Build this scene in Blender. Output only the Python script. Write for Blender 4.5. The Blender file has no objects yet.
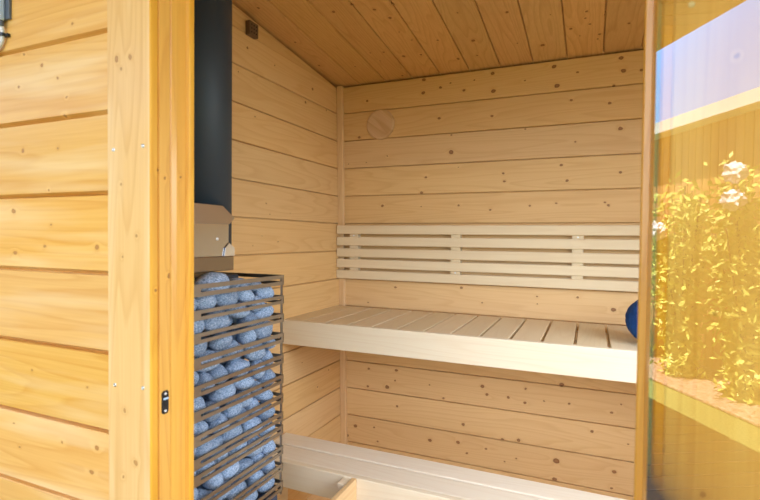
import bpy, bmesh, math, random
from mathutils import Vector, Matrix, noise as mnoise
random.seed(7)
SC = bpy.context.scene
COL = SC.collection

# ------------------------------------------------------------------ camera
CAM_Z = 1.25
cam_d = bpy.data.cameras.new('camera')
cam = bpy.data.objects.new('camera', cam_d)
COL.objects.link(cam)
RX = Vector((.91819, .39602, .00995)); UY = Vector((-.01878, .01842, .99965)); FW = Vector((-.39570, .91806, -.02435))
cam.matrix_world = Matrix(((RX.x, UY.x, -FW.x, 0), (RX.y, UY.y, -FW.y, 0), (RX.z, UY.z, -FW.z, CAM_Z), (0, 0, 0, 1)))
cam_d.sensor_width = 36.0
cam_d.lens = 490.245 / 760 * 36
cam_d.clip_start = .02
cam_d.dof.use_dof = True
cam_d.dof.focus_distance = 1.9
cam_d.dof.aperture_fstop = 6.3
SC.camera = cam

# ------------------------------------------------------------------ light
SKY = .16          # blue sky
FRONT_LOBE = 4.7        # bright sky lobe added low in front of the cabin to light the room
SUN = 14.5
SC.view_settings.view_transform = 'Standard'
SC.view_settings.look = 'None'
SC.view_settings.gamma = 1
SC.view_settings.use_curve_mapping = False
SC.view_settings.exposure = 0.0

W = bpy.data.worlds.new('sky')
SC.world = W
W.use_nodes = True
wn, wl = W.node_tree.nodes, W.node_tree.links
wn.clear()
def wnode(t, **k):
    n = wn.new(t)
    for a, b in k.items(): setattr(n, a, b)
    return n
wo = wnode('ShaderNodeOutputWorld'); bg = wnode('ShaderNodeBackground')
sky = wnode('ShaderNodeTexSky', sky_type='NISHITA', sun_disc=False)
sky.sun_elevation = math.radians(66); sky.sun_rotation = math.radians(8); sky.altitude = 100
tc = wnode('ShaderNodeTexCoord')
dotn = wnode('ShaderNodeVectorMath', operation='DOT_PRODUCT')
cd = Vector((.10, -1, .38)).normalized()
dotn.inputs[1].default_value = cd
mr = wnode('ShaderNodeMapRange', interpolation_type='SMOOTHSTEP')
mr.inputs['From Min'].default_value = math.cos(math.radians(50)); mr.inputs['From Max'].default_value = math.cos(math.radians(16))
cl = wnode('ShaderNodeVectorMath', operation='SCALE'); cl.inputs[0].default_value = (FRONT_LOBE * .90, FRONT_LOBE * .97, FRONT_LOBE * 1.10)
sk = wnode('ShaderNodeVectorMath', operation='SCALE'); sk.inputs['Scale'].default_value = SKY
ad = wnode('ShaderNodeVectorMath', operation='ADD')
wl.new(tc.outputs['Generated'], dotn.inputs[0]); wl.new(dotn.outputs['Value'], mr.inputs['Value'])
wl.new(mr.outputs[0], cl.inputs['Scale']); wl.new(sky.outputs[0], sk.inputs[0])
dot2 = wnode('ShaderNodeVectorMath', operation='DOT_PRODUCT'); dot2.inputs[1].default_value = Vector((-.75, -.60, .40)).normalized()
mr2 = wnode('ShaderNodeMapRange', interpolation_type='SMOOTHSTEP')
mr2.inputs['From Min'].default_value = math.cos(math.radians(40)); mr2.inputs['From Max'].default_value = math.cos(math.radians(12))
cl2 = wnode('ShaderNodeVectorMath', operation='SCALE'); cl2.inputs[0].default_value = (.26, .66, 1.5)   # thin bluish haze to the left
ad2 = wnode('ShaderNodeVectorMath', operation='ADD')
wl.new(tc.outputs['Generated'], dot2.inputs[0]); wl.new(dot2.outputs['Value'], mr2.inputs['Value']); wl.new(mr2.outputs[0], cl2.inputs['Scale'])
wl.new(cl.outputs[0], ad2.inputs[0]); wl.new(cl2.outputs[0], ad2.inputs[1])
wl.new(ad2.outputs[0], ad.inputs[0]); wl.new(sk.outputs[0], ad.inputs[1])
wl.new(ad.outputs[0], bg.inputs['Color']); wl.new(bg.outputs[0], wo.inputs['Surface'])

sd = bpy.data.lights.new('sun', 'SUN'); sd.energy = SUN; sd.angle = math.radians(.6); sd.color = (1, .95, .86)
sun = bpy.data.objects.new('sun', sd); COL.objects.link(sun)
sv = Vector((.10, .36, .93))
sun.rotation_euler = sv.to_track_quat('Z', 'Y').to_euler(); sun.location = (0, 6, 8)
# fill lamps added to brighten the room, set in two added windows: front wall right of the door, and right side wall
def fill_light(loc, d, w, h, energy):
    ld = bpy.data.lights.new('interior_fill', 'AREA'); ld.shape = 'RECTANGLE'; ld.size = w; ld.size_y = h; ld.energy = energy
    ld.color = (.82, .91, 1.0); ld.spread = math.radians(125)
    o = bpy.data.objects.new('interior_fill', ld); COL.objects.link(o)
    o.location = loc; o.rotation_euler = (-Vector(d)).to_track_quat('Z', 'Y').to_euler()
fill_light((.56, .72, 1.36), (0, .90, -.42), .58, .70, 2.5)
fill_light((.83, 1.06, 1.30), (-.78, .0, -.62), .66, .75, 13)

# ------------------------------------------------------------------ data measured for the place
BACK_KNOTS = [(-.7, 1.958, .0086), (-.703, 1.9, .0086), (-.624, 1.915, .007), (-.578, 1.93, .0042), (-.518, 1.891, .0069), (-.396, 1.949, .0081),
(-.391, 1.875, .0094), (-.978, 1.892, .006), (-.473, 1.93, .0041), (-1.018, 1.725, .0076), (-.627, 1.781, .0071), (-.396, 1.77, .0054), (-.571, 1.703,
.0042), (-.571, 1.629, .0112), (-1.073, 1.602, .0031), (-.98, 1.605, .003), (-.873, 1.629, .003), (-.686, 1.523, .0057), (-.705, 1.456, .0072),
(-.538, 1.562, .0028), (-.894, 1.401, .0059), (-.535, 1.395, .0042), (-.396, 1.949, .0081), (-.392, 1.874, .0094), (-.264, 1.904, .0039), (-.151,
1.946, .009), (-.138, 1.868, .0103), (-.063, 1.913, .0051), (.091, 1.948, .0086), (.1, 1.898, .0098), (.161, 1.894, .006), (-.396, 1.771, .0054),
(-.084, 1.805, .0064), (.055, 1.78, .0062), (.068, 1.846, .0049), (-.259, 1.704, .004), (.094, 1.679, .0086), (-.066, 1.64, .0038), (-.345, 1.526,
.0054), (-.34, 1.493, .0054), (-.117, 1.55, .0064), (-.094, 1.486, .0064), (.097, 1.512, .0061), (-.957, .631, .0061), (-.817, .639, .0074), (-.862,
.556, .0104), (-.823, .591, .0044), (-.961, .546, .0061), (-.656, .593, .0043), (-.591, .541, .0057), (-.419, .616, .0083), (-.399, .584, .0069),
(-.812, .473, .0059), (-.5, .438, .007), (-1.025, .346, .0092), (-1.067, .293, .0077), (-.926, .356, .0045), (-.908, .292, .0045), (-.651, .342,
.0086), (-.522, .355, .0084), (-.483, .314, .0056), (-.4, .349, .0055), (-.1, .664, .0103), (-.24, .63, .0053), (-.31, .584, .0067), (-.242, .571,
.0067), (-.166, .588, .0039), (-.07, .592, .0051), (.085, .579, .0062), (.118, .615, .0037), (.016, .493, .0063), (.144, .465, .0037), (-.264, .409,
.008), (-.331, .401, .0068), (-.115, .35, .013), (-.12, .273, .0104), (.098, .348, .0087), (-.321, .309, .0041), (-.273, .331, .004), (.09, .282,
.005), (-.826, 1.024, .0066), (-.517, 1.037, .0063), (-.425, .977, .0041), (-.964, .944, .0034), (-.895, 1.399, .0067), (-.534, 1.396, .0042), (-.706,
1.393, .0032), (.083, .981, .0093), (-.046, 1.022, .0057), (-.201, 1.017, .0039), (-.2, .985, .003), (.045, 1.397, .0047), (.058, 1.386, .0056),
(-.236, 1.389, .004), (-.397, 1.375, .0051), (-.134, 1.397, .0039)]
LEFT_KNOTS = [(1.423, 1.919, .0057), (1.46, 1.685, .0035), (1.864, 1.899, .007), (1.805, 1.825, .0068), (1.699, 2.011, .0039), (1.586, 1.91, .0025),
(1.983, 1.834, .0044), (1.372, 1.819, .0033), (2.1, 1.889, .0062), (1.519, 1.375, .0036), (1.541, 1.336, .003), (1.677, 1.347, .0026), (1.591, 1.232,
.0031), (1.436, 1.218, .0023), (1.491, 1.253, .0024), (1.873, .588, .0043), (1.751, .724, .003), (1.974, .639, .0045)]
CEIL_KNOTS = [(1.414, -1.08, .0056), (1.518, -.839, .0067), (1.5, -.758, .0076), (1.54, -.626, .0064), (1.55, -.698, .0066), (1.615, -.667, .0079),
(1.663, -1.091, .0051), (1.874, -1.105, .0056), (1.833, -.841, .0039), (1.844, -.787, .0052), (1.901, -.722, .0079), (1.909, -.65, .0065), (1.817,
-.553, .0049), (1.992, -.516, .0053), (1.929, -.958, .0042), (1.91, -.832, .004), (2.073, -.793, .0057), (1.715, -.67, .0036), (1.785, -.645, .0037),
(1.705, -.276, .0065), (1.86, -.426, .0085), (1.657, -.435, .0033), (1.986, -.516, .0066), (1.972, -.185, .0097), (1.765, -.141, .0032), (1.781,
-.029, .0053), (1.823, -.034, .0044), (1.867, -.019, .0056), (1.88, -.081, .0068), (1.95, .013, .0058), (1.984, .008, .0047), (1.824, .026, .0043),
(1.941, -.053, .0035), (1.902, .105, .0055), (1.928, -.273, .0036), (1.981, -.436, .0052)]
EXT_KNOTS = [(-.892, 1.547, .0039), (-.957, 1.517, .0035), (-.94, 1.573, .0029), (-.849, 1.52, .0028), (-.826, 1.484, .0022), (-.833, 1.454, .0027),
(-.945, 1.402, .0029), (-.85, 1.399, .0028), (-.811, 1.606, .0032), (-.974, 1.293, .0053), (-.886, 1.23, .0034), (-.753, 1.23, .0048), (-.97, 1.216,
.0053), (-.869, 1.268, .0022), (-.945, 1.4, .0035), (-.875, 1.328, .0028), (-.754, .894, .0054), (-.768, .85, .0054), (-.844, .888, .0028), (-.978,
.9, .0024), (-.924, 1.005, .0029), (-.778, .993, .0027), (-.961, .858, .0024)]
TRIM_KNOTS = [(1.528, -.692, .0055), (1.527, -.663, .005), (1.513, -.683, .003), (1.331, -.684, .0025), (1.25, -.651, .003), (1.216, -.681, .0025),
(.972, -.677, .0041), (.892, -.652, .005), (.865, -.681, .0031), (1.421, .121, .0011), (1.462, .118, .0004), (1.182, .109, .0006), (1.164, .102,
.0004), (1.007, .103, .0015)]
JAMB_KNOTS = [(1.353, .566, .002), (1.341, .578, .0025), (1.186, .587, .0041), (1.165, .562, .0025), (1.241, .639, .0044), (1.347, .609, .0016)]
BANDS = [(1.1494, 1.1232), (1.0949, 1.0737), (1.0464, 1.0246), (.9951, .9695), (.9367, .9129), (.8832, .8599), (.8317, .8081), (.7829, .7598), (.7475,
.7241), (.6914, .6684), (.6438, .623), (.5959, .5698)]
STONES = [(.824, 1.109, .014, .011), (.867, 1.104, .035, .014), (.938, 1.103, .039, .013), (1.008, 1.102, .032, .014), (1.054, 1.106, .022, .014),
(1.103, 1.104, .035, .014), (.904, 1.052, .049, .018), (.98, 1.055, .037, .017), (1.04, 1.05, .024, .016), (1.098, 1.058, .036, .012), (.83, 1.045,
.033, .013), (.842, .997, .037, .017), (.913, .997, .034, .016), (.98, .995, .043, .017), (1.081, .999, .036, .015), (.904, .943, .054, .018), (.822,
.945, .021, .016), (.871, .931, .026, .011), (.993, .946, .038, .013), (1.072, .943, .045, .019), (1.12, .938, .018, .017), (1.041, 1.004, .017,
.008), (1.073, .886, .021, .01), (1.039, .886, .02, .009), (.844, .877, .041, .015), (.902, .875, .026, .013), (.951, .883, .038, .015), (1.007, .876,
.02, .012), (1.056, .873, .026, .01), (.914, .829, .035, .019), (.867, .834, .019, .014), (.968, .827, .023, .017), (1.012, .83, .023, .015), (1.056,
.831, .027, .015), (1.103, .837, .026, .013), (.836, .831, .024, .014), (.809, .832, .014, .013), (1.02, .782, .029, .016), (1.088, .782, .04, .016),
(.986, .78, .02, .01), (.951, .781, .025, .014), (.909, .785, .026, .013), (.865, .772, .046, .013), (.813, .777, .013, .013), (.918, .761, .024,
.009), (.982, .689, .031, .013), (1.021, .686, .025, .015), (1.074, .687, .035, .016), (.892, .689, .025, .013), (.94, .68, .03, .014), (.845, .682,
.036, .017), (1.123, .644, .023, .01), (1.06, .638, .03, .02), (.992, .637, .037, .015), (1.098, .634, .017, .01), (.919, .641, .037, .016), (.811,
.692, .013, .013), (1.099, .598, .028, .014), (1.052, .6, .029, .013), (.972, .615, .023, .013), (.874, .734, .026, .012), (.817, .742, .016, .01),
(.837, .745, .016, .009)]

STONES += [(1.03, .733, .030, .016), (1.082, .733, .028, .016), (.968, .735, .034, .016), (.915, .735, .022, .014)]
TRIM_KNOTS = [k for k in TRIM_KNOTS if k[2] > .0005]
BACK_KNOTS = list(dict.fromkeys(BACK_KNOTS))

# ------------------------------------------------------------------ materials
def new_mat(name):
    m = bpy.data.materials.new(name); m.use_nodes = True
    nt = m.node_tree
    return m, nt, nt.nodes['Principled BSDF']
def N(nt, t, **k):
    n = nt.nodes.new(t)
    for a, b in k.items(): setattr(n, a, b)
    return n
def M(nt, op, a, b=None, c=None):
    n = N(nt, 'ShaderNodeMath', operation=op)
    for i, v in enumerate((a, b, c)):
        if v is None: continue
        if isinstance(v, (int, float)): n.inputs[i].default_value = v
        else: nt.links.new(v, n.inputs[i])
    return n.outputs[0]
def VM(nt, op, a, b=None, c=None, scale=None):
    n = N(nt, 'ShaderNodeVectorMath', operation=op)
    for i, v in enumerate((a, b, c)):
        if v is None: continue
        if isinstance(v, (tuple, list)): n.inputs[i].default_value = v
        else: nt.links.new(v, n.inputs[i])
    if scale is not None:
        if isinstance(scale, (int, float)): n.inputs['Scale'].default_value = scale
        else: nt.links.new(scale, n.inputs['Scale'])
    return n.outputs['Value'] if op in ('LENGTH', 'DOT_PRODUCT', 'DISTANCE') else n.outputs[0]
def MIX(nt, f, a, b, blend='MIX'):
    n = N(nt, 'ShaderNodeMix', data_type='RGBA', blend_type=blend)
    for s, v in ((0, f), (6, a), (7, b)):
        if isinstance(v, (int, float)): n.inputs[s].default_value = v
        elif isinstance(v, (tuple, list)): n.inputs[s].default_value = (*v[:3], 1)
        else: nt.links.new(v, n.inputs[s])
    return n.outputs[2]
def RAMP(nt, f, stops):
    n = N(nt, 'ShaderNodeValToRGB')
    e = n.color_ramp.elements
    while len(e) < len(stops): e.new(.5)
    for i, (p, c) in enumerate(stops):
        e[i].position = p; e[i].color = (*c, 1) if isinstance(c, (tuple, list)) else (c, c, c, 1)
    nt.links.new(f, n.inputs[0])
    return n.outputs[0]
def NOISE(nt, v, scale, detail=2, rough=.5):
    n = N(nt, 'ShaderNodeTexNoise')
    n.inputs['Scale'].default_value = scale; n.inputs['Detail'].default_value = detail; n.inputs['Roughness'].default_value = rough
    nt.links.new(v, n.inputs['Vector'])
    return n.outputs['Fac']

def wood(name, base, late, along='X', across='Z', knots=(), rough=.5, coat=0.0, ring=20.0, contrast=.30, tone=.10,
         source='attr', pale=None, knot_col=(.23, .085, .028), small_knots=0.0, stretch=1.0):
    """Sawn softwood: cathedral grain, fine fibres, tone per board, real knots at given board positions."""
    m, nt, p = new_mat(name)
    tcn = N(nt, 'ShaderNodeTexCoord')
    sep = N(nt, 'ShaderNodeSeparateXYZ'); nt.links.new(tcn.outputs['Object'], sep.inputs[0])
    ax = {'X': 0, 'Y': 1, 'Z': 2}
    third = [a for a in 'XYZ' if a not in (along, across)][0]
    A, B, C = (sep.outputs[ax[k]] for k in (along, across, third))
    if source == 'attr':
        at = N(nt, 'ShaderNodeAttribute', attribute_name='plank'); t = at.outputs['Fac']
    else:
        oi = N(nt, 'ShaderNodeObjectInfo'); t = oi.outputs['Random']
    wnz = N(nt, 'ShaderNodeTexWhiteNoise', noise_dimensions='1D'); nt.links.new(M(nt, 'MULTIPLY', t, 91.7), wnz.inputs['W'])
    rnd = N(nt, 'ShaderNodeSeparateColor'); nt.links.new(wnz.outputs['Color'], rnd.inputs[0])
    off = M(nt, 'MULTIPLY', t, 53.0)
    def vec(sa, sb, sc):
        n = N(nt, 'ShaderNodeCombineXYZ')
        nt.links.new(M(nt, 'MULTIPLY_ADD', A, sa, off), n.inputs[0])
        nt.links.new(M(nt, 'MULTIPLY_ADD', B, sb, off), n.inputs[1])
        nt.links.new(M(nt, 'MULTIPLY', C, sc), n.inputs[2])
        return n.outputs[0]
    g = NOISE(nt, vec(.55 * stretch, 7.5, 7.5), 1.0, 2, .45)
    r = M(nt, 'MULTIPLY', g, ring)
    fib = NOISE(nt, vec(5, 260, 260), 1.0, 2, .6)
    blot = NOISE(nt, vec(2.0, 5, 5), 1.0, 2, .5)
    d = None
    if knots:
        n0 = N(nt, 'ShaderNodeCombineXYZ'); nt.links.new(A, n0.inputs[0]); nt.links.new(B, n0.inputs[1])
        jit = N(nt, 'ShaderNodeTexNoise'); jit.inputs['Scale'].default_value = 90; jit.inputs['Detail'].default_value = 1
        nt.links.new(tcn.outputs['Object'], jit.inputs['Vector'])
        p2 = VM(nt, 'MULTIPLY_ADD', VM(nt, 'SUBTRACT', jit.outputs['Color'], (.5, .5, .5)), (.006, .006, 0), n0.outputs[0])
        for u, v, rad in knots:
            rad = max(rad * .70, .0018)
            k = VM(nt, 'LENGTH', VM(nt, 'MULTIPLY_ADD', p2, (.85 / rad, 1.05 / rad, 0), (-.85 * u / rad, -1.05 * v / rad, 0)))
            d = k if d is None else M(nt, 'MINIMUM', d, k)
        r = M(nt, 'ADD', r, M(nt, 'MULTIPLY', M(nt, 'EXPONENT', M(nt, 'MULTIPLY', d, -.75)), 2.0))
    saw = M(nt, 'FRACT', r)
    late_f = RAMP(nt, saw, [(0, 0), (.55, .18), (.88, 1), (1, 0)])
    col = MIX(nt, M(nt, 'MULTIPLY', late_f, contrast), base, late)
    col = MIX(nt, M(nt, 'MULTIPLY', RAMP(nt, fib, [(.35, 0), (.75, 1)]), contrast * .7), col, late)
    col = MIX(nt, M(nt, 'MULTIPLY', RAMP(nt, blot, [(.45, 0), (.75, 1)]), .28), col, tuple(b * .6 + l * .4 for b, l in zip(base, late)))
    if pale:
        strk = NOISE(nt, vec(1.6, 16, 16), 1.0, 3, .6)
        col = MIX(nt, M(nt, 'MULTIPLY', RAMP(nt, strk, [(.48, 0), (.68, 1)]), .6), col, pale)
    # tone of the single board
    hsv = N(nt, 'ShaderNodeHueSaturation')
    nt.links.new(M(nt, 'MULTIPLY_ADD', rnd.outputs[0], tone * .06, .5 - tone * .03), hsv.inputs['Hue'])
    nt.links.new(M(nt, 'MULTIPLY_ADD', rnd.outputs[1], tone * 1.6, 1 - tone * .8), hsv.inputs['Saturation'])
    nt.links.new(M(nt, 'MULTIPLY_ADD', rnd.outputs[2], tone * 1.6, 1 - tone * .8), hsv.inputs['Value'])
    nt.links.new(col, hsv.inputs['Color'])
    col = hsv.outputs[0]
    if knots:
        halo = RAMP(nt, M(nt, 'DIVIDE', d, 8), [(.10, 1), (.16, .4), (.30, 0)])
        col = MIX(nt, M(nt, 'MULTIPLY', halo, .4), col, late)
        core = RAMP(nt, M(nt, 'DIVIDE', d, 2), [(.0, .72), (.33, .8), (.43, 1), (.52, .75), (.66, 0)])
        col = MIX(nt, core, col, knot_col)
    if small_knots:
        vo = N(nt, 'ShaderNodeTexVoronoi', feature='F1', distance='EUCLIDEAN'); vo.inputs['Scale'].default_value = 1
        nt.links.new(vec(4.5, 7.5, 0), vo.inputs['Vector'])
        sk_ = RAMP(nt, vo.outputs['Distance'], [(.0, 1), (.03, .9), (.055, .25), (.09, 0)])
        col = MIX(nt, M(nt, 'MULTIPLY', sk_, small_knots), col, knot_col)
    nt.links.new(col, p.inputs['Base Color'])
    p.inputs['Roughness'].default_value = rough
    p.inputs['Specular IOR Level'].default_value = .35
    p.inputs['Coat Weight'].default_value = coat
    p.inputs['Coat Roughness'].default_value = .18
    bp = N(nt, 'ShaderNodeBump'); bp.inputs['Strength'].default_value = .12; bp.inputs['Distance'].default_value = .001
    nt.links.new(M(nt, 'ADD', fib, M(nt, 'MULTIPLY', late_f, .5)), bp.inputs['Height']); nt.links.new(bp.outputs[0], p.inputs['Normal'])
    return m

def plain(name, col, rough=.5, metal=0.0, noise_amt=0.0, noise_scale=40, spec=.5, bump=0.0):
    m, nt, p = new_mat(name)
    tcn = N(nt, 'ShaderNodeTexCoord')
    f = NOISE(nt, tcn.outputs['Object'], noise_scale, 3, .6)
    if noise_amt:
        c = MIX(nt, M(nt, 'MULTIPLY', f, noise_amt), col, tuple(x * .45 for x in col))
        nt.links.new(c, p.inputs['Base Color'])
    else:
        p.inputs['Base Color'].default_value = (*col, 1)
    if bump:
        bp = N(nt, 'ShaderNodeBump'); bp.inputs['Strength'].default_value = bump; bp.inputs['Distance'].default_value = .003
        nt.links.new(f, bp.inputs['Height']); nt.links.new(bp.outputs[0], p.inputs['Normal'])
    p.inputs['Roughness'].default_value = rough; p.inputs['Metallic'].default_value = metal
    p.inputs['Specular IOR Level'].default_value = spec
    return m

SPRUCE, SPRUCE_L = (.79, .535, .256), (.58, .305, .105)
FIR, SPRUCE_DIM_L = (.70, .43, .175), (.48, .23, .065)  # spruce darkened for the ceiling, its dim light put into the colour
M_BACK = wood('spruce_back', SPRUCE, SPRUCE_L, 'X', 'Z', BACK_KNOTS, tone=.06)
M_LEFT = wood('spruce_left', SPRUCE, SPRUCE_L, 'Y', 'Z', LEFT_KNOTS, tone=.06)
M_CEIL = wood('spruce_ceiling', FIR, SPRUCE_DIM_L, 'Y', 'X', CEIL_KNOTS, contrast=.42)
M_SPX = wood('spruce_plain_x', SPRUCE, SPRUCE_L, 'X', 'Z', small_knots=.8)
M_SPY = wood('spruce_plain_y', SPRUCE, SPRUCE_L, 'Y', 'Z', small_knots=.8)
M_SPZ = wood('spruce_plain_z', SPRUCE, SPRUCE_L, 'Z', 'X', source='random')
M_EXT = wood('varnished_pine_boards', (.81, .47, .135), (.66, .30, .06), 'X', 'Z', EXT_KNOTS, rough=.42, coat=.35, contrast=.55, pale=(.88, .64, .33), tone=.06, knot_col=(.42, .18, .05))
M_EXTZ = wood('varnished_pine_casing', (.83, .52, .20), (.68, .36, .10), 'Z', 'X', TRIM_KNOTS, rough=.42, coat=.3, contrast=.55, pale=(.90, .68, .38), tone=.04, knot_col=(.45, .22, .07))
M_JAMB = wood('varnished_pine_jamb', (.84, .45, .075), (.64, .26, .03), 'Z', 'Y', JAMB_KNOTS, rough=.38, coat=.4, contrast=.42, tone=.05, knot_col=(.36, .14, .03))
ASPEN, ASPEN_L = (.80, .665, .445), (.66, .48, .27)
M_ASPX = wood('aspen_x', ASPEN, ASPEN_L, 'X', 'Z', source='random', contrast=.22, ring=14, tone=.05)
M_ASPY = wood('aspen_y', ASPEN, ASPEN_L, 'Y', 'X', source='random', contrast=.22, ring=14, tone=.07)
M_ASPF = wood('aspen_fascia', (.82, .72, .545), (.70, .55, .36), 'X', 'Z', source='random', contrast=.3, ring=14, tone=.03)
M_ASPLIT = wood('aspen_lit', (.85, .76, .62), (.72, .58, .42), 'X', 'Z', source='random', contrast=.25, ring=14, tone=.03)  # aspen lightened, the daylight on the step put into the colour
M_STEEL = plain('brushed_steel', (.36, .325, .28), .36, 1.0, .12, 60)
M_SHEET = plain('polished_sheet_steel', (.56, .54, .51), .2, 1.0, .05, 30)
M_DARK = plain('blued_dark_steel', (.035, .06, .11), .5, .0, .1, 20)
M_PIPE = plain('black_enamel', (.020, .036, .053), .55, 0.0, .1, 30)
M_BLACK = plain('black_lacquer', (.02, .022, .026), .35, .3)
M_SCREW = plain('zinc_screw', (.75, .78, .82), .3, 1.0)
M_PLAST = plain('grey_blue_plastic', (.50, .66, .88), .3)
M_PLASTD = plain('dark_grey_plastic', (.10, .12, .16), .4)
M_CABLE = plain('pale_grey_cable', (.72, .74, .76), .4)
M_BLUE = plain('blue_plush', (.018, .085, .33), .95, 0, .5, 260, .2, .8)
M_SENSOR = plain('brown_sensor_case', (.16, .10, .055), .5, .2)
M_HOLE = plain('dark_hole', (.01, .01, .01), .8)

def stone_mat():
    m, nt, p = new_mat('speckled_granite')
    tcn = N(nt, 'ShaderNodeTexCoord'); oi = N(nt, 'ShaderNodeObjectInfo')
    v = VM(nt, 'ADD', tcn.outputs['Object'], VM(nt, 'SCALE', (3.1, 7.7, 5.3), scale=oi.outputs['Random']))
    a = NOISE(nt, v, 8.5, 4, .75); b = NOISE(nt, v, 1.4, 2, .5)
    c = RAMP(nt, a, [(.34, (.04, .075, .15)), (.44, (.22, .31, .46)), (.55, (.36, .47, .64)), (.66, (.68, .76, .88))])  # grey granite with the blue of the sky light put into its colour
    c = MIX(nt, M(nt, 'MULTIPLY', b, .35), c, (.17, .26, .42))
    hs = N(nt, 'ShaderNodeHueSaturation'); nt.links.new(c, hs.inputs['Color'])
    nt.links.new(M(nt, 'MULTIPLY_ADD', oi.outputs['Random'], .45, .80), hs.inputs['Value'])
    nt.links.new(hs.outputs[0], p.inputs['Base Color'])
    p.inputs['Roughness'].default_value = .75
    bp = N(nt, 'ShaderNodeBump'); bp.inputs['Strength'].default_value = .35; bp.inputs['Distance'].default_value = .02
    nt.links.new(a, bp.inputs['Height']); nt.links.new(bp.outputs[0], p.inputs['Normal'])
    return m
M_STONE = stone_mat()

def glass_mat():
    m, nt, p = new_mat('reflective_door_glass')
    nt.nodes.remove(p)
    out = nt.nodes['Material Output']
    tr = N(nt, 'ShaderNodeBsdfTransparent'); tr.inputs[0].default_value = (1, .93, .63, 1)
    gl = N(nt, 'ShaderNodeBsdfGlossy'); gl.inputs['Roughness'].default_value = .004; gl.inputs[0].default_value = (1, 1, 1, 1)
    fr = N(nt, 'ShaderNodeFresnel'); fr.inputs['IOR'].default_value = 1.75
    mx = N(nt, 'ShaderNodeMixShader')
    nt.links.new(M(nt, 'MINIMUM', M(nt, 'MULTIPLY', fr.outputs[0], 3.5), 1.0), mx.inputs[0])
    nt.links.new(tr.outputs[0], mx.inputs[1]); nt.links.new(gl.outputs[0], mx.inputs[2]); nt.links.new(mx.outputs[0], out.inputs[0])
    return m
def clear_mat(name, col):
    m, nt, p = new_mat(name); nt.nodes.remove(p)
    tr = N(nt, 'ShaderNodeBsdfTransparent'); tr.inputs[0].default_value = (*col, 1)
    nt.links.new(tr.outputs[0], nt.nodes['Material Output'].inputs[0])
    return m
M_GLASS = glass_mat(); M_GBACK = clear_mat('glass_back_face', (.99, .97, .92))
M_GEDGE = plain('glass_cut_edge', (.24, .38, .36), .2)

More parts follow.
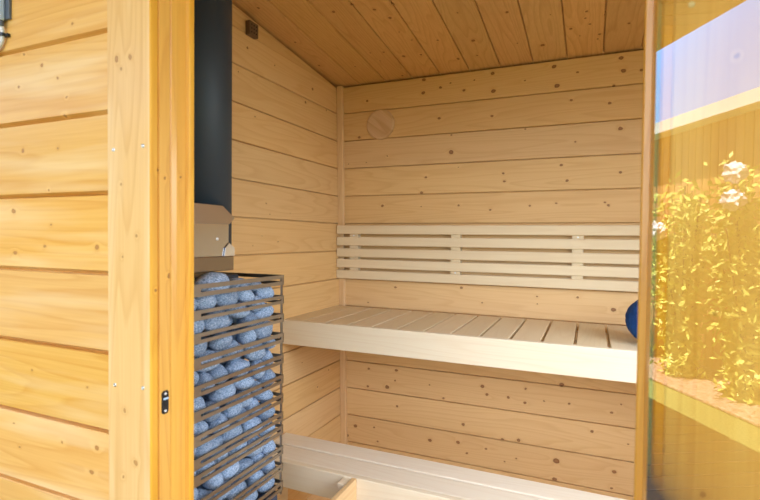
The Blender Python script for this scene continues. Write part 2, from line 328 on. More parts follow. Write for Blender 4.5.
# ------------------------------------------------------------------ mesh helpers
class MB:
    def __init__(s): s.v, s.f, s.mi, s.pl = [], [], [], []
    def face(s, pts, mi=0, pl=0.0):
        i = len(s.v); s.v += [tuple(p) for p in pts]; s.f.append(list(range(i, i + len(pts)))); s.mi.append(mi); s.pl.append(pl)
    def prism(s, poly, fn0, fn1, mi=0, pl=0.0, caps=True, closed=True):
        """poly = list of 2D points; fn0/fn1 map a 2D point to the two ends."""
        n = len(poly); i = len(s.v)
        s.v += [tuple(fn0(p)) for p in poly] + [tuple(fn1(p)) for p in poly]
        pls = pl if isinstance(pl, list) else [pl] * n
        for k in range(n if closed else n - 1):
            j = (k + 1) % n
            s.f.append([i + k, i + j, i + n + j, i + n + k]); s.mi.append(mi); s.pl.append(pls[k])
        if caps:
            s.f.append([i + k for k in reversed(range(n))]); s.mi.append(mi); s.pl.append(pls[0])
            s.f.append([i + n + k for k in range(n)]); s.mi.append(mi); s.pl.append(pls[0])
    def box(s, x0, x1, y0, y1, z0, z1, mi=0, pl=0.0, c=0.0):
        if c <= 0:
            q = [(x0, z0), (x1, z0), (x1, z1), (x0, z1)]
            s.prism(q, lambda p: (p[0], y0, p[1]), lambda p: (p[0], y1, p[1]), mi, pl); return
        bm = bmesh.new()
        vs = [bm.verts.new((x, y, z)) for x in (x0, x1) for y in (y0, y1) for z in (z0, z1)]
        for f in ((0, 1, 3, 2), (4, 6, 7, 5), (0, 4, 5, 1), (2, 3, 7, 6), (0, 2, 6, 4), (1, 5, 7, 3)): bm.faces.new([vs[k] for k in f])
        bmesh.ops.bevel(bm, geom=list(bm.edges), offset=c, segments=2, affect='EDGES', profile=.5)
        s.add_bm(bm, mi, pl)
    def add_bm(s, bm, mi=0, pl=0.0):
        i = len(s.v); bm.verts.ensure_lookup_table(); bm.verts.index_update()
        s.v += [tuple(v.co) for v in bm.verts]
        for f in bm.faces: s.f.append([i + v.index for v in f.verts]); s.mi.append(mi); s.pl.append(pl)
        bm.free()
    def lathe(s, prof, n=32, o=(0, 0, 0), axis='Z', mi=0):
        i = len(s.v); k = len(prof)
        def mp(r, h, a):
            x, y = r * math.cos(a), r * math.sin(a)
            return {'Z': (o[0] + x, o[1] + y, o[2] + h), 'Y': (o[0] + x, o[1] + h, o[2] + y), 'X': (o[0] + h, o[1] + x, o[2] + y)}[axis]
        for j in range(n):
            for r, h in prof: s.v.append(mp(r, h, 2 * math.pi * j / n))
        for j in range(n):
            for q in range(k - 1):
                a, b = i + j * k + q, i + ((j + 1) % n) * k + q
                s.f.append([a, b, b + 1, a + 1]); s.mi.append(mi); s.pl.append(0)
        for q in (0, k - 1):
            if prof[q][0] > 1e-6: s.f.append([i + j * k + q for j in range(n)]); s.mi.append(mi); s.pl.append(0)
    def tube(s, pts, r, n=12, mi=0):
        pts = [Vector(p) for p in pts]; i = len(s.v)
        up = Vector((.3, .5, .8)).normalized()
        for k, p in enumerate(pts):
            t = (pts[min(k + 1, len(pts) - 1)] - pts[max(k - 1, 0)]).normalized()
            a = t.cross(up).normalized(); b = t.cross(a)
            for j in range(n):
                w = 2 * math.pi * j / n; s.v.append(tuple(p + a * r * math.cos(w) + b * r * math.sin(w)))
        for k in range(len(pts) - 1):
            for j in range(n):
                q = i + k * n; s.f.append([q + j, q + (j + 1) % n, q + n + (j + 1) % n, q + n + j]); s.mi.append(mi); s.pl.append(0)
        s.f.append([i + j for j in range(n)]); s.f.append([i + (len(pts) - 1) * n + j for j in range(n)]); s.mi += [mi] * 2; s.pl += [0] * 2
    def build(s, name, mats, parent=None, smooth=False, origin=None):
        me = bpy.data.meshes.new(name)
        v = s.v
        if origin: v = [(a - origin[0], b - origin[1], c - origin[2]) for a, b, c in v]
        me.from_pydata(v, [], s.f)
        for m in (mats if isinstance(mats, (list, tuple)) else [mats]): me.materials.append(m)
        me.polygons.foreach_set('material_index', s.mi)
        at = me.attributes.new('plank', 'FLOAT', 'FACE'); at.data.foreach_set('value', s.pl)
        bm = bmesh.new(); bm.from_mesh(me); bmesh.ops.recalc_face_normals(bm, faces=bm.faces); bm.to_mesh(me); bm.free()
        if smooth: me.shade_smooth() if hasattr(me, 'shade_smooth') else me.polygons.foreach_set('use_smooth', [True] * len(me.polygons))
        o = bpy.data.objects.new(name, me); COL.objects.link(o)
        if origin: o.location = origin
        if parent:
            o.parent = parent
            w = Vector(); q = parent
            while q: w += q.location; q = q.parent
            o.location = (Vector(origin) if origin else Vector()) - w
        return o

def tag(o, label=None, cat=None, group=None, kind=None):
    for k, v in (('label', label), ('category', cat), ('group', group), ('kind', kind)):
        if v: o[k] = v
    return o
def empty(name, loc, label, cat, group=None, kind=None):
    o = bpy.data.objects.new(name, None); COL.objects.link(o); o.location = loc; o.empty_display_size = .05
    return tag(o, label, cat, group, kind)

PITCH, G0 = .1315, 1.843        # log height and one groove height
def grooves(z0, z1):
    k = math.floor((z1 - G0) / PITCH); z = G0 + k * PITCH; out = []
    while z > z0 + .01:
        if z < z1 - .01: out.append(z)
        z -= PITCH
    return sorted(out)
def board_profile(u0, u1, gs, ct, cb, gap, depth):
    """polyline (u, depth) of a boarded face: tongue and groove boards with eased edges; plus the board index of every segment"""
    pts, ids = [(u0, 0)], []
    for i, g in enumerate(gs):
        if isinstance(g, tuple): g, gap_, depth_ = g
        else: gap_, depth_ = gap, depth
        for p in ((g - gap_ / 2 - ct, 0), (g - gap_ / 2, ct), (g - gap_ / 2, depth_), (g + gap_ / 2, depth_), (g + gap_ / 2, cb * 1.7), (g + gap_ / 2 + cb, 0)):
            pts.append(p)
        ids += [i, i, i, i + 1, i + 1, i + 1]
    pts.append((u1, 0)); ids.append(len(gs))
    return pts, ids
def boarded(mb, u0, u1, gs, fn0, fn1, thick, ct=.0022, cb=.0022, gap=.0030, depth=.012, mi=0, seed=0):
    pts, ids = board_profile(u0, u1, gs, ct, cb, gap, depth)
    pl = [((k * 37 + seed * 11) % 97) / 97 + .003 for k in ids]
    poly = pts + [(u1, thick), (u0, thick)]
    mb.prism(poly, fn0, fn1, mi, pl + [pl[-1], .5, .5])

# ------------------------------------------------------------------ the cabin shell
XL, XR, YB, YF = -1.134, .90, 2.10, .5605
def ceil_z(y): return CAM_Z + .727 + .101 * (YB - y)
def shear(x, y, d): return (x, y, ceil_z(y) + d)

mb = MB()
boarded(mb, 0, 1.99, grooves(0, 1.96) + [(ceil_z(YB) - .004, .009, .03)], lambda p: (XL - .05, YB + p[1], p[0]), lambda p: (XR + .05, YB + p[1], p[0]), .05, seed=3)
tag(mb.build('wall_back', M_BACK), 'back wall of pale knotty spruce boards laid flat', kind='structure')

mb = MB()
def lean(z): return .023 * (1.98 - z)          # the log wall leans in a little towards the floor
def wl_end(y): return lambda p: (XL - p[1] + lean(p[0]), y, min(p[0], ceil_z(y) - .010))
boarded(mb, 0, 2.14, grooves(0, 2.12), wl_end(.60), wl_end(YB + .05), .05, seed=5)
mb.prism([(XL - .075, 0), (XL - .052, 0), (XL - .052, 1), (XL - .075, 1)], lambda p: (p[0], .60, p[1] * (ceil_z(.60) + .02)), lambda p: (p[0], YB + .05, p[1] * (ceil_z(YB + .05) + .02)))  # added unseen backing, keeps sky light out of the gap under the ceiling
tag(mb.build('wall_left', M_LEFT), 'left inner wall of pale spruce boards', kind='structure')
mb = MB()
WY0, WY1, WZ0, WZ1 = .70, 1.42, .85, 1.74  # window added out of view to bring more light into the room
for ya, yb, za, zb in ((.60, WY0, 0, 2.14), (WY1, YB + .05, 0, 2.14), (WY0, WY1, 0, WZ0), (WY0, WY1, WZ1, 2.14)):
    def wr_end(y): return lambda p: (XR + p[1], y, min(p[0], ceil_z(y) + .01))
    boarded(mb, za, zb, grooves(za, min(zb, 2.12)), wr_end(ya), wr_end(yb), .05, seed=6)
tag(mb.build('wall_right', M_SPY), 'right inner wall of spruce boards with an added window opening', kind='structure')
mb = MB()
for ya, yb, za, zb in ((WY0, WY0 + .035, WZ0, WZ1), (WY1 - .035, WY1, WZ0, WZ1), (WY0 + .035, WY1 - .035, WZ0, WZ0 + .035), (WY0 + .035, WY1 - .035, WZ1 - .035, WZ1)):
    mb.box(XR - .008, XR + .055, ya, yb, za, zb)
tag(mb.build('added_window_2', M_SPZ), 'added unseen wooden window frame in the right side wall', kind='structure')

# ceiling boards run from front to back under the sloping roof
mb = MB()
cg = [-1.0215 + .1312 * k for k in range(15)]
boarded(mb, XL - .06, XR + .06, cg, lambda p: shear(p[0], .55, p[1]), lambda p: shear(p[0], YB + .06, p[1]), .04, gap=.0022, ct=.003, cb=.003, seed=2)
tag(mb.build('ceiling', M_CEIL), 'sloping ceiling of knotty spruce boards', kind='structure')

mb = MB()
fg = [XL + .12 * k for k in range(1, 17)]
boarded(mb, XL - .05, XR + .05, fg, lambda p: (p[0], .50, -p[1]), lambda p: (p[0], YB + .05, -p[1]), .03, seed=8)
tag(mb.build('floor', M_SPY), 'boarded floor inside the sauna', kind='structure')

# front wall: outer boards with a lower drip chamfer, left and right of the door and over it
DL, DR, DTOP = -.6213, .0597, 1.93
mb = MB()
YI = .632
for x0, x1, z0, z1, sd_ in ((-3.4, DL - .004, -.10, 2.12, 1), (DR + .004, .26, -.10, 2.12, 4), (.86, 1.15, -.10, 2.12, 4), (.26, .86, -.10, .95, 4), (.26, .86, 1.78, 2.12, 4), (DL - .004, DR + .004, DTOP, 2.12, 1)):  # leaves an opening for the added front window
    boarded(mb, z0, z1, grooves(z0, z1), lambda p: (x0, YF + p[1], p[0]), lambda p: (x1, YF + p[1], p[0]), YI - YF, ct=.0015, cb=.0053, gap=.0025, depth=.014, seed=sd_)
tag(mb.build('wall_front', M_EXT), 'golden varnished pine boards of the front wall', kind='structure')

mb = MB()
for xa, xb, za, zb in ((.25, .285, .94, 1.79), (.835, .87, .94, 1.79), (.285, .835, .94, .975), (.285, .835, 1.755, 1.79)):  # frame of the added unseen window that holds a fill lamp
    mb.box(xa, xb, .545, .645, za, zb)
tag(mb.build('added_window_1', M_EXTZ), 'added unseen open window frame in the front wall right of the door', kind='structure')
# roof slab with a deep overhang, and the base below the floor
mb = MB()
q = [(-3.6, .045), (1.2, .045), (1.2, .10), (-3.6, .10)]
mb.prism(q, lambda p: shear(p[0], -.92, p[1]), lambda p: shear(p[0], 2.4, p[1]))
boarded(mb, -3.6, 1.2, [-3.6 + .12 * k for k in range(1, 40)], lambda p: shear(p[0], -.90, p[1]), lambda p: shear(p[0], .54, p[1]), .045, seed=9)
tag(mb.build('roof', wood('roof_boards', (.62, .34, .12), (.42, .2, .06), 'Y', 'X')), 'roof with deep front overhang', kind='structure')
mb = MB(); mb.box(-1.2, .96, .585, 2.16, -.15, -.03)
tag(mb.build('trim_9', M_EXT), 'base beam under the cabin', kind='structure')

# ------------------------------------------------------------------ door surround
YT = .5505
def casing(name, x0, x1, label):
    mb = MB(); mb.box(x0, x1, YT, YF + .001, -.08, 2.02, c=.002)
    return tag(mb.build(name, M_EXTZ), label, kind='structure')
cas_l = casing('trim_1', -.7146, DL - .0015, 'wide golden pine casing left of the doorway')
cas_r = casing('trim_2', .0687, .163, 'wide golden pine casing behind the open glass door')
def jamb(name, s, xr, xo, ys, label):
    # s = +1 when the reveal faces right
    mb = MB()
    lip = .0008
    y0, y1, y2, y3 = ys
    poly = [(xo, YT + .001), (xr - s * .0015, YT + .001), (xr, YT + .003), (xr, y0 - .001), (xr - s * .0025, y0), (xr - s * .0025, y0 + .0016), (xr + s * lip, y0 + .0026), (xr + s * lip, y1 - .001),
            (xr - s * .0012, y1), (xr - s * .0012, y1 + .0012), (xr + s * lip, y1 + .003), (xr + s * .002, y1 + .012), (xr + s * .002, y2), (xr + s * .0082, y2 + .001), (xr + s * .0094, y2 + .003), (xr + s * .0094, y3 - .0015), (xr + s * .008, y3), (xo, y3)]
    n = len(poly)
    pl = [.10] * 4 + [.31] * 5 + [.52] * 4 + [.77] * (n - 13)
    mb.prism(poly, lambda p: (p[0], p[1], 0), lambda p: (p[0], p[1], DTOP), 0, pl)
    return tag(mb.build(name, M_JAMB), label, kind='structure')
jamb_l = jamb('trim_3', 1, DL, DL - .009, (.5655, .5890, .6205, .6328), 'grooved orange pine jamb at left of the doorway')
jamb_r = jamb('trim_4', -1, DR, DR + .009, (.5655, .5890, .6205, .6328), 'grooved orange pine jamb at right of the doorway')
mb = MB(); mb.box(DL, DR, YT + .002, .632, DTOP - .02, DTOP + .001)
tag(mb.build('trim_5', M_JAMB), 'head of the door frame', kind='structure')
mb = MB(); mb.box(DL - .09, DR + .1, YT, YF + .001, DTOP, DTOP + .1)
tag(mb.build('trim_6', M_EXT), 'casing over the doorway', kind='structure')
mb = MB(); mb.box(DL, DR, YT + .002, .632, -.03, .03)
tag(mb.build('trim_7', M_JAMB), 'door sill', kind='structure')

def screw(parent, x, y, z, r=.0032, axis='Y', sgn=-1, name='screw'):
    mb = MB(); mb.lathe([(0.0001, sgn * .0008), (r * .35, sgn * .0004), (r * .45, sgn * .0012), (r * .9, sgn * .0009), (r, 0), (r, -sgn * .003)], 16, (x, y, z), axis)
    return mb.build(name, M_SCREW, parent, smooth=True)
for x, z in ((-.700, 1.386), (-.6355, 1.388), (-.6985, 1.010), (-.6365, 1.013)): screw(cas_l, x, YT, z)
screw(cas_r, .0832, YT, 1.4755)

# strike plate on the left reveal
st = empty('strike_plate', (DL, .578, .985), 'small black strike plate screwed to the left door jamb', 'strike plate')
mb = MB()
oct_ = []
for a, b in ((-1, -1), (1, -1), (1, 1), (-1, 1)):
    oct_.append((a, b))
hy, hz, c = .0065, .0185, .003
prof = [(-hy, -hz + c), (-hy + c, -hz), (hy - c, -hz), (hy, -hz + c), (hy, hz - c), (hy - c, hz), (-hy + c, hz), (-hy, hz - c)]
mb.prism(prof, lambda p: (DL - .001, .578 + p[0], .985 + p[1]), lambda p: (DL + .0022, .578 + p[0], .985 + p[1]))
mb.build('plate', M_BLACK, st)
mb = MB(); mb.box(DL + .0018, DL + .0026, .5745, .5815, .978, .990); mb.build('latch_hole', M_HOLE, st)
mb = MB(); mb.box(DL + .002, DL + .0045, .5735, .5825, .9895, .9925, c=.0008); mb.build('latch_lip', M_PLAST, st)
for z in (.971, .9985): screw(st, DL + .0022, .578, z, .0023, 'X', 1)

# corner strip inside
mb = MB()
mb.prism([(XL, YB), (XL, YB - .014), (XL + .003, YB - .017), (XL + .027, YB - .017), (XL + .030, YB - .014), (XL + .030, YB)], lambda p: (p[0] + lean(0) - .002, p[1], 0), lambda p: (p[0], p[1], ceil_z(YB) - .004))
tag(mb.build('trim_8', M_SPZ), 'square corner strip between left and back wall', kind='structure')

# ------------------------------------------------------------------ glass door, swung far open
HX, HY = .0545, .545
dv = Vector((.8616, -.5075, 0)); nv = Vector((.5075, .8616, 0))
door = empty('door_1', (HX, HY, .04), 'frameless glass door swung open at the right of the doorway', 'door', kind='structure')
mb = MB()
LW, T, Z0, Z1 = .66, .008, .04, 1.90
P = lambda t, n, z: tuple(Vector((HX, HY, z)) + dv * t + nv * n)
mb.face([P(0, 0, Z0), P(LW, 0, Z0), P(LW, 0, Z1), P(0, 0, Z1)], 0)
mb.face([P(0, T, Z0), P(0, T, Z1), P(LW, T, Z1), P(LW, T, Z0)], 1)
mb.face([P(0, 0, Z0), P(0, 0, Z1), P(0, T, Z1), P(0, T, Z0)], 2)
mb.face([P(LW, 0, Z0), P(LW, T, Z0), P(LW, T, Z1), P(LW, 0, Z1)], 2)
mb.face([P(0, 0, Z1), P(LW, 0, Z1), P(LW, T, Z1), P(0, T, Z1)], 2)
mb.face([P(0, 0, Z0), P(0, T, Z0), P(LW, T, Z0), P(LW, 0, Z0)], 2)
mb.build('glass_pane', [M_GLASS, M_GBACK, M_GEDGE], door)
for z in (.30, 1.72):
    mb = MB()
    mb.box(DR - .002, DR + .02, YT - .006, YT + .001, z - .03, z + .03, c=.001)
    mb.tube([(DR + .003, YT - .007, z - .032), (DR + .003, YT - .007, z + .032)], .005)
    hp = [P(.0, -.003, z - .025), P(.05, -.003, z - .025), P(.05, -.003, z + .025), P(.0, -.003, z + .025)]
    hq = [P(.0, T + .003, z - .025), P(.05, T + .003, z - .025), P(.05, T + .003, z + .025), P(.0, T + .003, z + .025)]
    mb.face(hp); mb.face(hq[::-1])
    for k in range(4): mb.face([hp[k], hp[(k + 1) % 4], hq[(k + 1) % 4], hq[k]])
    mb.build('hinge', M_BLACK, door)

# ------------------------------------------------------------------ upper bench
def slat_box(name, mat, x0, x1, y0, y1, z0, z1, parent, c=.003):
    cx, cy, cz = (x0 + x1) / 2, (y0 + y1) / 2, (z0 + z1) / 2
    mb = MB(); mb.box(x0, x1, y0, y1, z0, z1, c=c)
    return mb.build(name, mat, parent, origin=(cx, cy, cz))
BZ = .928
ub = empty('upper_bench', (-.12, 1.85, BZ - .0945), 'upper sauna bench of pale slats with a deep front board', 'bench')
first = None
for k in range(-8, 13):
    xc = .0560 - .0978 * k
    if xc + .0938 > XR: continue
    x0, x1 = max(xc + .0050, XL + .028), xc + .0978 - .0050
    if first is None:
        first = slat_box('slat', M_ASPY, x0, x1, 1.624, 2.062, BZ - .030, BZ - .001, ub, .001)
    else:
        o = first.copy(); COL.objects.link(o); o.parent = ub; o.location = first.location + Vector(((x0 + x1) / 2 - x_ref, 0, 0))
    if first and k == -8 or 'x_ref' not in globals(): x_ref = (x0 + x1) / 2
slat_box('front_board', M_ASPF, XL + .028, XR - .002, 1.598, 1.622, BZ - .0945, BZ, ub, .003)
for y0 in (1.6225, 1.83, 2.02):
    slat_box('support_rail', M_ASPX, XL + .028, XR - .002, y0, y0 + .03, BZ - .075, BZ - .0302, ub, .002)

# lower bench (step)
LZ = .480
lb = empty('lower_bench', (-.12, 1.5, 0), 'low sauna step bench of long pale slats in front of the back wall', 'bench')
slat_box('slat', M_ASPLIT, XL + .040, XR - .002, 1.526, 1.618, LZ - .026, LZ, lb, .004)
slat_box('slat', M_ASPLIT, XL + .040, XR - .002, 1.422, 1.518, LZ - .026, LZ, lb, .004)
slat_box('front_board', M_ASPF, XL + .040, XR - .002, 1.397, 1.4205, LZ - .088, LZ + .001, lb, .003)
for y0 in (1.421, 1.58):
    slat_box('support_rail', M_ASPX, XL + .040, XR - .002, y0, y0 + .03, LZ - .075, LZ - .0262, lb, .002)
for x in (XL + .05, -.15, XR - .044):
    slat_box('leg', M_ASPY, x, x + .04, 1.46, 1.56, 0, LZ - .0262, lb, .002)

# guard rail by the stove
gr = empty('guard_rail', (-.69, 1.3, .47), 'pale wooden guard rail by the stove, fixed to the low bench front', 'rail')
slat_box('cleat', M_ASPF, -.722, -.690, 1.352, 1.396, .395, .476, gr, .002)
slat_box('rail', M_SPY, -.690, -.6745, .72, 1.396, .405, .481, gr, .002)
slat_box('post', M_SPZ, -.722, -.690, .735, .775, 0, .476, gr, .002)

# backrest
bk = empty('backrest', (-.1, YB - .02, 1.06), 'slatted pale wood backrest on the back wall above the upper bench', 'backrest')
bz = [1.2875, 1.2337, 1.1800, 1.1295, 1.0775]
f0 = None
for z in bz:
    if f0 is None: f0 = slat_box('slat', M_ASPX, XL + .021, XR - .03, 2.058, 2.079, z - .0200, z + .0200, bk, .0035)
    else:
        o = f0.copy(); COL.objects.link(o); o.parent = bk; o.location = f0.location + Vector((0, 0, z - bz[0]))
for i, x in enumerate((-1.026, -.537, -.049, .439, .82)):
    slat_box('batten', M_ASPY, x - .021, x + .021, 2.067, YB, 1.062, 1.302, bk, .001)
    screw(bk, x, 2.067, (1.2605, 1.104, 1.2605, 1.104, 1.2605)[i], .004)

# vent plug
vp = MB(); vp.lathe([(.0001, -.012), (.062, -.012), (.0685, -.009), (.0695, -.004), (.0695, 0)], 48, (0, 0, 0), 'Y')
vo_ = vp.build('vent_cover', wood('spruce_disc', (.74, .52, .31), (.52, .30, .14), 'X', 'Z', source='random', contrast=.6, ring=14))
vo_.location = (-.9075, YB, CAM_Z + .5255); vo_.rotation_euler = (0, math.radians(40), 0)
tag(vo_, 'round wooden vent cover high on the back wall', 'vent cover')

# wall sensor
se = empty('wall_sensor', (XL, 1.437, 1.985), 'small brown sensor box high on the left wall beside the flue', 'sensor')
mb = MB(); mb.box(XL, XL + .019, 1.4125, 1.462, 1.9625, 2.012, c=.002); mb.build('case', M_SENSOR, se)
for i in range(3):
    for j in range(3):
        mb = MB(); mb.lathe([(.0001, .0006), (.0028, .0006), (.003, 0)], 10, (XL + .019, 1.424 + .013 * i, 1.974 + .013 * j), 'X'); mb.build('vent_hole', M_HOLE, se)

# blue cushion on the upper bench
bm = bmesh.new(); bmesh.ops.create_icosphere(bm, subdivisions=5, radius=1)
for v in bm.verts:
    d = v.co.normalized()
    w = 1 + .03 * mnoise.noise(d * 2.2) + .022 * mnoise.noise(d * 28) + .012 * mnoise.noise(d * 70)
    z = d.z * .0775 * w
    v.co = Vector((d.x * .088 * w, d.y * .088 * w, max(z, -.0742)))
mb = MB(); mb.add_bm(bm)
cu = mb.build('cushion', M_BLUE, smooth=True); cu.location = (.192, 1.735, BZ + .0737)
tag(cu, 'round blue plush cushion on the upper bench, half hidden by the door frame', 'cushion')

# ------------------------------------------------------------------ stove
SX0, SX1, SY0, SY1 = -1.070, -.750, .768, 1.096
stv = empty('sauna_stove', ((SX0 + SX1) / 2, (SY0 + SY1) / 2, 0), 'tall steel sauna stove with a slotted cage full of stones, left of the door', 'stove')
def cage_panel(along, lo, hi, at, inward):
    """slotted bands of sheet steel; each band has one long slot"""
    mb = MB(); t = .002
    def bx(u0, u1, z0, z1):
        a, b = sorted((at, at + inward * t))
        if along == 'Y': mb.box(a, b, u0, u1, z0, z1)
        else: mb.box(u0, u1, a, b, z0, z1)
    for zt, zb in BANDS:
        h = zt - zb
        s0, s1 = zb + h * .36, zb + h * .62
        bx(lo, hi, zb, s0); bx(lo, hi, s1, zt)
        bx(lo, lo + .026, s0, s1); bx(hi - .011, hi, s0, s1)
    return mb.build('cage_panel', M_STEEL, stv)
cage_panel('Y', SY0, SY1, SX1, -1)
cage_panel('Y', SY0, SY1, SX0, 1)
cage_panel('X', SX0, SX1, SY1, -1)
cage_panel('X', SX0, SX1, SY0, 1)
for x, y, sx, sy in ((SX0, SY0, 1, 1), (SX0, SY1, 1, -1), (SX1, SY1, -1, -1)):
    mb = MB(); a = x + sx * .002; b = y + sy * .002
    mb.box(min(a, a + sx * .006), max(a, a + sx * .006), min(b, b + sy * .002), max(b, b + sy * .002), .56, 1.145)
    mb.box(min(a, a + sx * .002), max(a, a + sx * .002), min(b, b + sy * .006), max(b, b + sy * .006), .56, 1.145)
    mb.build('corner_post', M_STEEL, stv)
mb = MB(); mb.box(SX0 + .004, SX1 - .008, SY0 + .004, SY1 - .012, 0, .572, c=.004); mb.build('firebox', M_DARK, stv)
mb = MB(); mb.box(-1.040, -.868, .815, 1.06, .572, 1.150, c=.006); mb.build('stone_core', M_PIPE, stv)
# collar round the flue above the stones
mb = MB(); mb.box(-1.02, -.8005, .79, .957, 1.1685, 1.2035, c=.002); mb.build('collar', plain('tinted_steel', (.33, .27, .20), .3, 1.0, .1), stv)
sh = MB()
def plate(poly, x0, x1):   # poly in (y,z); x given per z by linear tilt
    n = len(poly)
    z0 = min(p[1] for p in poly); z1 = max(p[1] for p in poly)
    fx = lambda z: x0 + (x1 - x0) * (z - z0) / (z1 - z0)
    sh.prism(poly, lambda p: (fx(p[1]), p[0], p[1]), lambda p: (fx(p[1]) - .002, p[0], p[1]))
plate([(.79, 1.2035), (.9395, 1.2035), (.9395, 1.279), (.79, 1.279)], -.802, -.802)
hs = empty('heat_shield', (-.802, .87, 1.2035), 'bent sheet steel heat shield standing on the stove collar against the black flue pipe', 'heat shield')
sh.build('plate', M_SHEET, hs)
sh = MB(); plate([(.79, 1.2775), (.9375, 1.279), (.957, 1.2953), (.915, 1.3220), (.79, 1.3232)], -.7985, -.7985)
sh.build('flap', plain('flap_steel', (.46, .40, .34), .3, 1.0, .1), hs)  # brown of the mirrored wood put into the steel colour
sh = MB(); plate([(.9215, 1.2037), (.957, 1.2037), (.957, 1.223), (.938, 1.2345), (.9255, 1.223)], -.7985, -.7985)
sh.build('corner_tab', plain('bright_steel', (.85, .88, .92), .25, 1.0), hs)
screw(hs, -.802, .9007, 1.244, .0042, 'X', 1, 'rivet')

fl = MB()
fl.lathe([(.081, 1.2035), (.081, ceil_z(.92) + .012)], 64, (-.885, .923, 0))
tag(fl.build('flue_pipe', M_PIPE, smooth=False), 'black flue pipe rising from the stove to the ceiling', 'flue pipe')
for p_ in bpy.data.objects['flue_pipe'].data.polygons: p_.use_smooth = len(p_.vertices) == 4

# stones
def stone_mesh(i):
    rs = random.Random(100 + i)
    bm = bmesh.new(); bmesh.ops.create_icosphere(bm, subdivisions=3, radius=1)
    off = Vector((rs.uniform(0, 50), rs.uniform(0, 50), rs.uniform(0, 50)))
    cuts = [(Vector((rs.gauss(0, 1), rs.gauss(0, 1), rs.gauss(0, 1))).normalized(), rs.uniform(.74, .9)) for _ in range(7)]
    for v in bm.verts:
        d = v.co.normalized(); r = 1.0
        for n, c in cuts:
            k = d.dot(n)
            if k * r > c: r = r * .25 + .75 * c / k
        r *= 1 + .06 * mnoise.noise(d * 1.6 + off) + .02 * mnoise.noise(d * 6 + off)
        v.co = d * r
    me = bpy.data.meshes.new('heater_stone'); bm.to_mesh(me); bm.free()
    me.materials.append(M_STONE); me.polygons.foreach_set('use_smooth', [True] * len(me.polygons))
    return me
SM = [stone_mesh(i) for i in range(8)]
ORD = ['zeroth', 'first', 'second', 'third', 'fourth', 'fifth', 'sixth', 'seventh', 'eighth', 'ninth', 'tenth', 'eleventh', 'twelfth', 'thirteenth', 'fourteenth']
def stone(x, y, z, rx, ry, rz, label, tilt=0, group='grey stones in the stove cage'):
    o = bpy.data.objects.new('heater_stone', random.choice(SM)); COL.objects.link(o)
    o.location = (x, y, z); o.scale = (rx, ry, rz)
    o.rotation_euler = (tilt, 0, 0)
    return tag(o, label, 'stone', group)
rs_ = random.Random(21)
PK = [[y, z, min(max(ry * 1.02, .020), .043) * rs_.uniform(.9, 1.1), rs_.uniform(.0205, .0280), rs_.uniform(-.5, .5)] for y, z, ry, rz in STONES if z > .59]
for s_ in PK: s_[1] += rs_.uniform(-.014, .014)
for it in range(400):
    for i in range(len(PK)):
        p = PK[i]
        for j in range(i):
            q = PK[j]
            A_, B_ = (p[2] + q[2]) * .97, (p[3] + q[3]) * .97
            dy, dz = p[0] - q[0], p[1] - q[1]
            m_ = math.hypot(dy / A_, dz / B_)
            if m_ < 1:
                k_ = (1 - m_) * .25 / max(m_, .05)
                p[0] += dy * k_; q[0] -= dy * k_; p[1] += dz * k_; q[1] -= dz * k_
    for p in PK:
        p[0] = min(max(p[0], SY0 + .004 + p[2]), SY1 - .006 - p[2]); p[1] = min(max(p[1], .576 + p[3]), 1.106)
rows = {}
for p in PK:
    zg = CAM_Z - (CAM_Z - p[1]) * .75 / .78     # where the eye sees it between the bands
    g = min(range(11), key=lambda i: abs((BANDS[i][1] + BANDS[i + 1][0]) / 2 - zg))
    rows.setdefault(g, []).append(p)
for g, L in sorted(rows.items()):
    for i, (y, z, ry, rz, tl) in enumerate(sorted(L)):
        pos = 'leftmost' if i == 0 else 'rightmost' if i == len(L) - 1 else ORD[i + 1] + ' from the left'
        stone(-.7845 + rs_.uniform(-.008, .0015), y, z, .027, ry, rz, f"grey stone behind the {ORD[g + 1]} gap from the cage's top, {pos}", tl * min(1, .030 / ry - .35))
# a layer deeper in the cage
for i in range(11):
    for j in range(6):
        y = SY0 + .035 + j * .049 + (i % 2) * .012 + random.uniform(-.004, .004); z = .600 + i * .0495
        stone(-.838, min(y, SY1 - .032), z, .026, .0245, .0235, 'grey stone deep in the stove cage, mostly hidden behind the front stones', random.uniform(-.4, .4), 'deep stones in the stove cage')
stone(-.790, .872, 1.1425, .034, .052, .027, 'large grey stone on top of the pile, right under the steel collar', .05)
stone(-.800, .962, 1.130, .032, .034, .020, 'grey stone on top of the pile, just right of the largest top stone', .1)
stone(-.806, 1.030, 1.124, .030, .030, .016, 'flat grey stone on top of the pile near the cage back corner', 0)

# ------------------------------------------------------------------ device on the outer wall
dvz = 1.637
dev = empty('outdoor_junction_box', (-1.02, YF, 1.7), 'grey blue plastic box on the outer wall at the upper left', 'electrical box')
mb = MB(); mb.box(-1.06, -.974, YF - .005, YF, dvz + .003, 1.80, c=.001); mb.build('back_plate', M_PLASTD, dev)
mb = MB(); mb.box(-1.06, -.9845, YF - .016, YF - .005, dvz, 1.80, c=.003); mb.build('cover', M_PLAST, dev)
mb = MB(); mb.lathe([(.0045, -.010), (.0055, -.008), (.0055, .004)], 16, (-.992, YF - .009, dvz)); mb.build('cable_gland', M_PLASTD, dev)
mb = MB()
cpts = [(-.992, YF - .008, dvz - .004), (-.9905, YF - .007, 1.622), (-.990, YF - .0065, 1.612), (-.993, YF - .006, 1.602), (-1.002, YF - .006, 1.592), (-1.016, YF - .006, 1.586), (-1.04, YF - .006, 1.583), (-1.10, YF - .006, 1.582)]
mb.tube(cpts, .0035, 12); tag(mb.build('power_cable', M_CABLE, smooth=True), 'pale grey cable curving below the plastic box on the outer wall', 'cable')
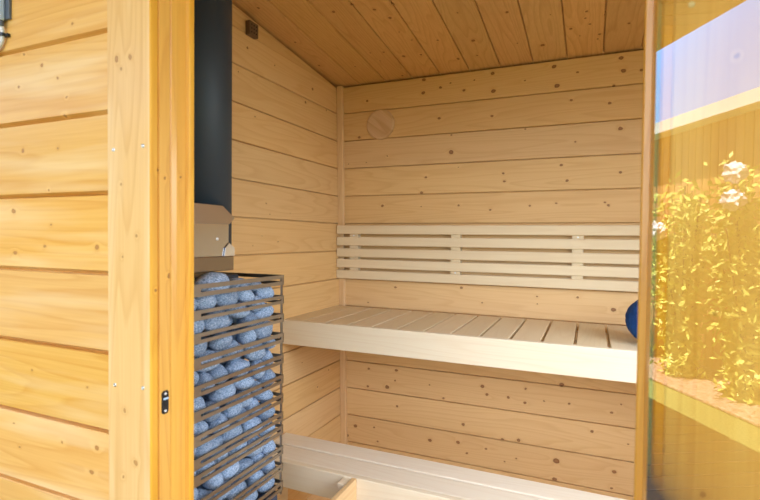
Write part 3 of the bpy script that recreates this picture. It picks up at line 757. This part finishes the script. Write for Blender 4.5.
cl_ = MB(); cl_.lathe([(.0045, -.003), (.0062, -.0025), (.0062, .0025), (.0045, .003)], 20, (-.990, YF - .0065, 1.6125))
cl_.box(-.987, -.978, YF - .006, YF, 1.609, 1.615, c=.001)
tag(cl_.build('cable_clip', M_BLACK), 'black clip holding the pale cable to the outer wall', 'cable clip')

# ------------------------------------------------------------------ garden in front, seen in the glass
GZ = -.15
def ground_mat(name, c0, c1, scale, bump):
    m, nt, p = new_mat(name)
    tcn = N(nt, 'ShaderNodeTexCoord')
    f = NOISE(nt, tcn.outputs['Object'], scale, 4, .7); b = NOISE(nt, tcn.outputs['Object'], 1.3, 2, .5)
    c = MIX(nt, RAMP(nt, f, [(.35, 0), (.65, 1)]), c0, c1); c = MIX(nt, M(nt, 'MULTIPLY', b, .3), c, c0)
    nt.links.new(c, p.inputs['Base Color']); p.inputs['Roughness'].default_value = .95; p.inputs['Specular IOR Level'].default_value = .1
    bp = N(nt, 'ShaderNodeBump'); bp.inputs['Strength'].default_value = bump; bp.inputs['Distance'].default_value = .03
    nt.links.new(f, bp.inputs['Height']); nt.links.new(bp.outputs[0], p.inputs['Normal'])
    return m
mb = MB()
mb.box(-30, 30, -40, 12, GZ - .1, GZ)
tag(mb.build('lawn', ground_mat('lawn_grass', (.10, .12, .028), (.30, .32, .11), 60, .6)), 'lawn in front of the sauna', kind='structure')
mb = MB(); mb.box(-9, -1.6, -3.25, -2.35, GZ, GZ + .03, c=.01)
tag(mb.build('gravel_bed', ground_mat('pink_gravel', (.22, .13, .085), (.60, .43, .33), 28, 1)), 'pinkish gravel bed before the shrubs', kind='structure')

mb = MB()
boarded(mb, -3.6, 1.4, [-3.6 + .14 * k for k in range(1, 36)], lambda p: (p[0], -1.84, GZ + .07 - p[1]), lambda p: (p[0], .585, GZ + .07 - p[1]), .06, gap=.006)
tag(mb.build('terrace_deck', wood('dark_decking', (.11, .065, .035), (.05, .03, .015), 'Y', 'X')), 'dark board terrace before the door', kind='structure')
hs_ = empty('garden_shed', (-5.3, -3.3, GZ), 'wooden shed with white eaves reflected in the glass door', 'shed')
mb = MB(); zt = 2.535
boarded(mb, -9, -2.2, [-9 + .11 * k for k in range(1, 62)], lambda p: (p[0], -3.0 - p[1] - .25, GZ), lambda p: (p[0], -3.0 - p[1] - .25, zt), .08, ct=.006, cb=.006, gap=.014, depth=.02)
mb.build('cladding', wood('shed_cladding', (.55, .30, .13), (.40, .20, .08), 'Z', 'X'), hs_)
mb = MB(); mb.box(-9.1, -2.1, -3.06, -3.02, zt - .0, zt + .13); mb.box(-9.1, -2.1, -3.33, -3.06, zt - .0, zt + .02)
mb.build('fascia', plain('white_paint', (.85, .85, .84), .5), hs_)
mb = MB(); mb.prism([(-3.04, zt + .13), (-3.30, zt + .16), (-3.30, zt + .02), (-3.06, zt + .02)], lambda p: (-9.1, p[0], p[1]), lambda p: (-2.1, p[0], p[1]))
mb.build('roof', plain('white_roof', (.6, .6, .6), .7), hs_)

def leaf_mat(name, c0, c1):
    m, nt, p = new_mat(name)
    tcn = N(nt, 'ShaderNodeTexCoord')
    f = NOISE(nt, tcn.outputs['Object'], 7, 3, .7)
    nt.links.new(MIX(nt, f, c0, c1), p.inputs['Base Color'])
    p.inputs['Roughness'].default_value = .5
    return m
M_LEAF = leaf_mat('yellow_green_leaf', (.34, .40, .05), (.72, .72, .18)); M_PETAL = plain('white_petal', (.88, .80, .84), .7); M_BARK = plain('bark', (.16, .10, .06), .9)
def shrub(x, y, h, w, flowers, label, seed):
    rs = random.Random(seed)
    root = empty('garden_shrub', (x, y, GZ), label, 'shrub', 'shrubs along the shed')
    mb = MB(); tips = []
    for k in range(16):
        a = rs.uniform(0, 6.28); t = (x + math.cos(a) * w * rs.uniform(.2, .9), y + math.sin(a) * min(w, .38) * rs.uniform(.2, .9), GZ + h * rs.uniform(.6, 1)); tips.append(t)
        mb.tube([(x + rs.uniform(-.08, .08), y, GZ), ((x * 1.3 + t[0] * .7) / 2, (y * 1.3 + t[1] * .7) / 2, GZ + (t[2] - GZ) * .5), t], .008, 5)
    mb.build('stem', M_BARK, root)
    mb = MB()
    for k in range(4800):
        t = rs.choice(tips); s = rs.random() ** .8
        c = Vector((x + (t[0] - x) * s + rs.gauss(0, .075), y + (t[1] - y) * s + rs.gauss(0, .07), max(GZ + .06, GZ + (t[2] - GZ) * s + rs.gauss(0, .09))))
        d = Vector((rs.gauss(0, 1), rs.gauss(0, 1), rs.gauss(.2, .8))).normalized(); e = d.cross(Vector((rs.gauss(0, 1), rs.gauss(0, 1), rs.gauss(0, 1)))).normalized()
        l, b = rs.uniform(.03, .06), rs.uniform(.012, .024)
        mb.face([c - d * l, c + e * b, c + d * l, c - e * b])
    mb.build('foliage', M_LEAF, root)
    for t in flowers:
        bm = bmesh.new(); bmesh.ops.create_icosphere(bm, subdivisions=3, radius=1)
        for v in bm.verts: v.co = Vector(t) + v.co * (.085 + .045 * mnoise.noise(v.co * 7 + Vector(t)))
        mb = MB(); mb.add_bm(bm); mb.build('flower_head', M_PETAL, root)
for i, (x, h, w, fl_) in enumerate(((-5.08, 1.85, .34, []), (-4.16, 1.95, .36, [(-4.2, -2.45, 1.35)]), (-3.38, 2.08, .36, [(-3.30, -2.5, 1.83), (-3.29, -2.48, 1.60)]), (-2.60, 2.15, .36, [(-2.75, -2.5, 1.9)]))):
    shrub(x, -2.72, h, w, fl_, 'yellow green flowering shrub before the shed, ' + ('leftmost of the row', 'second from the left of the row', 'with two white flower heads close together', 'rightmost of the row')[i], 40 + i)
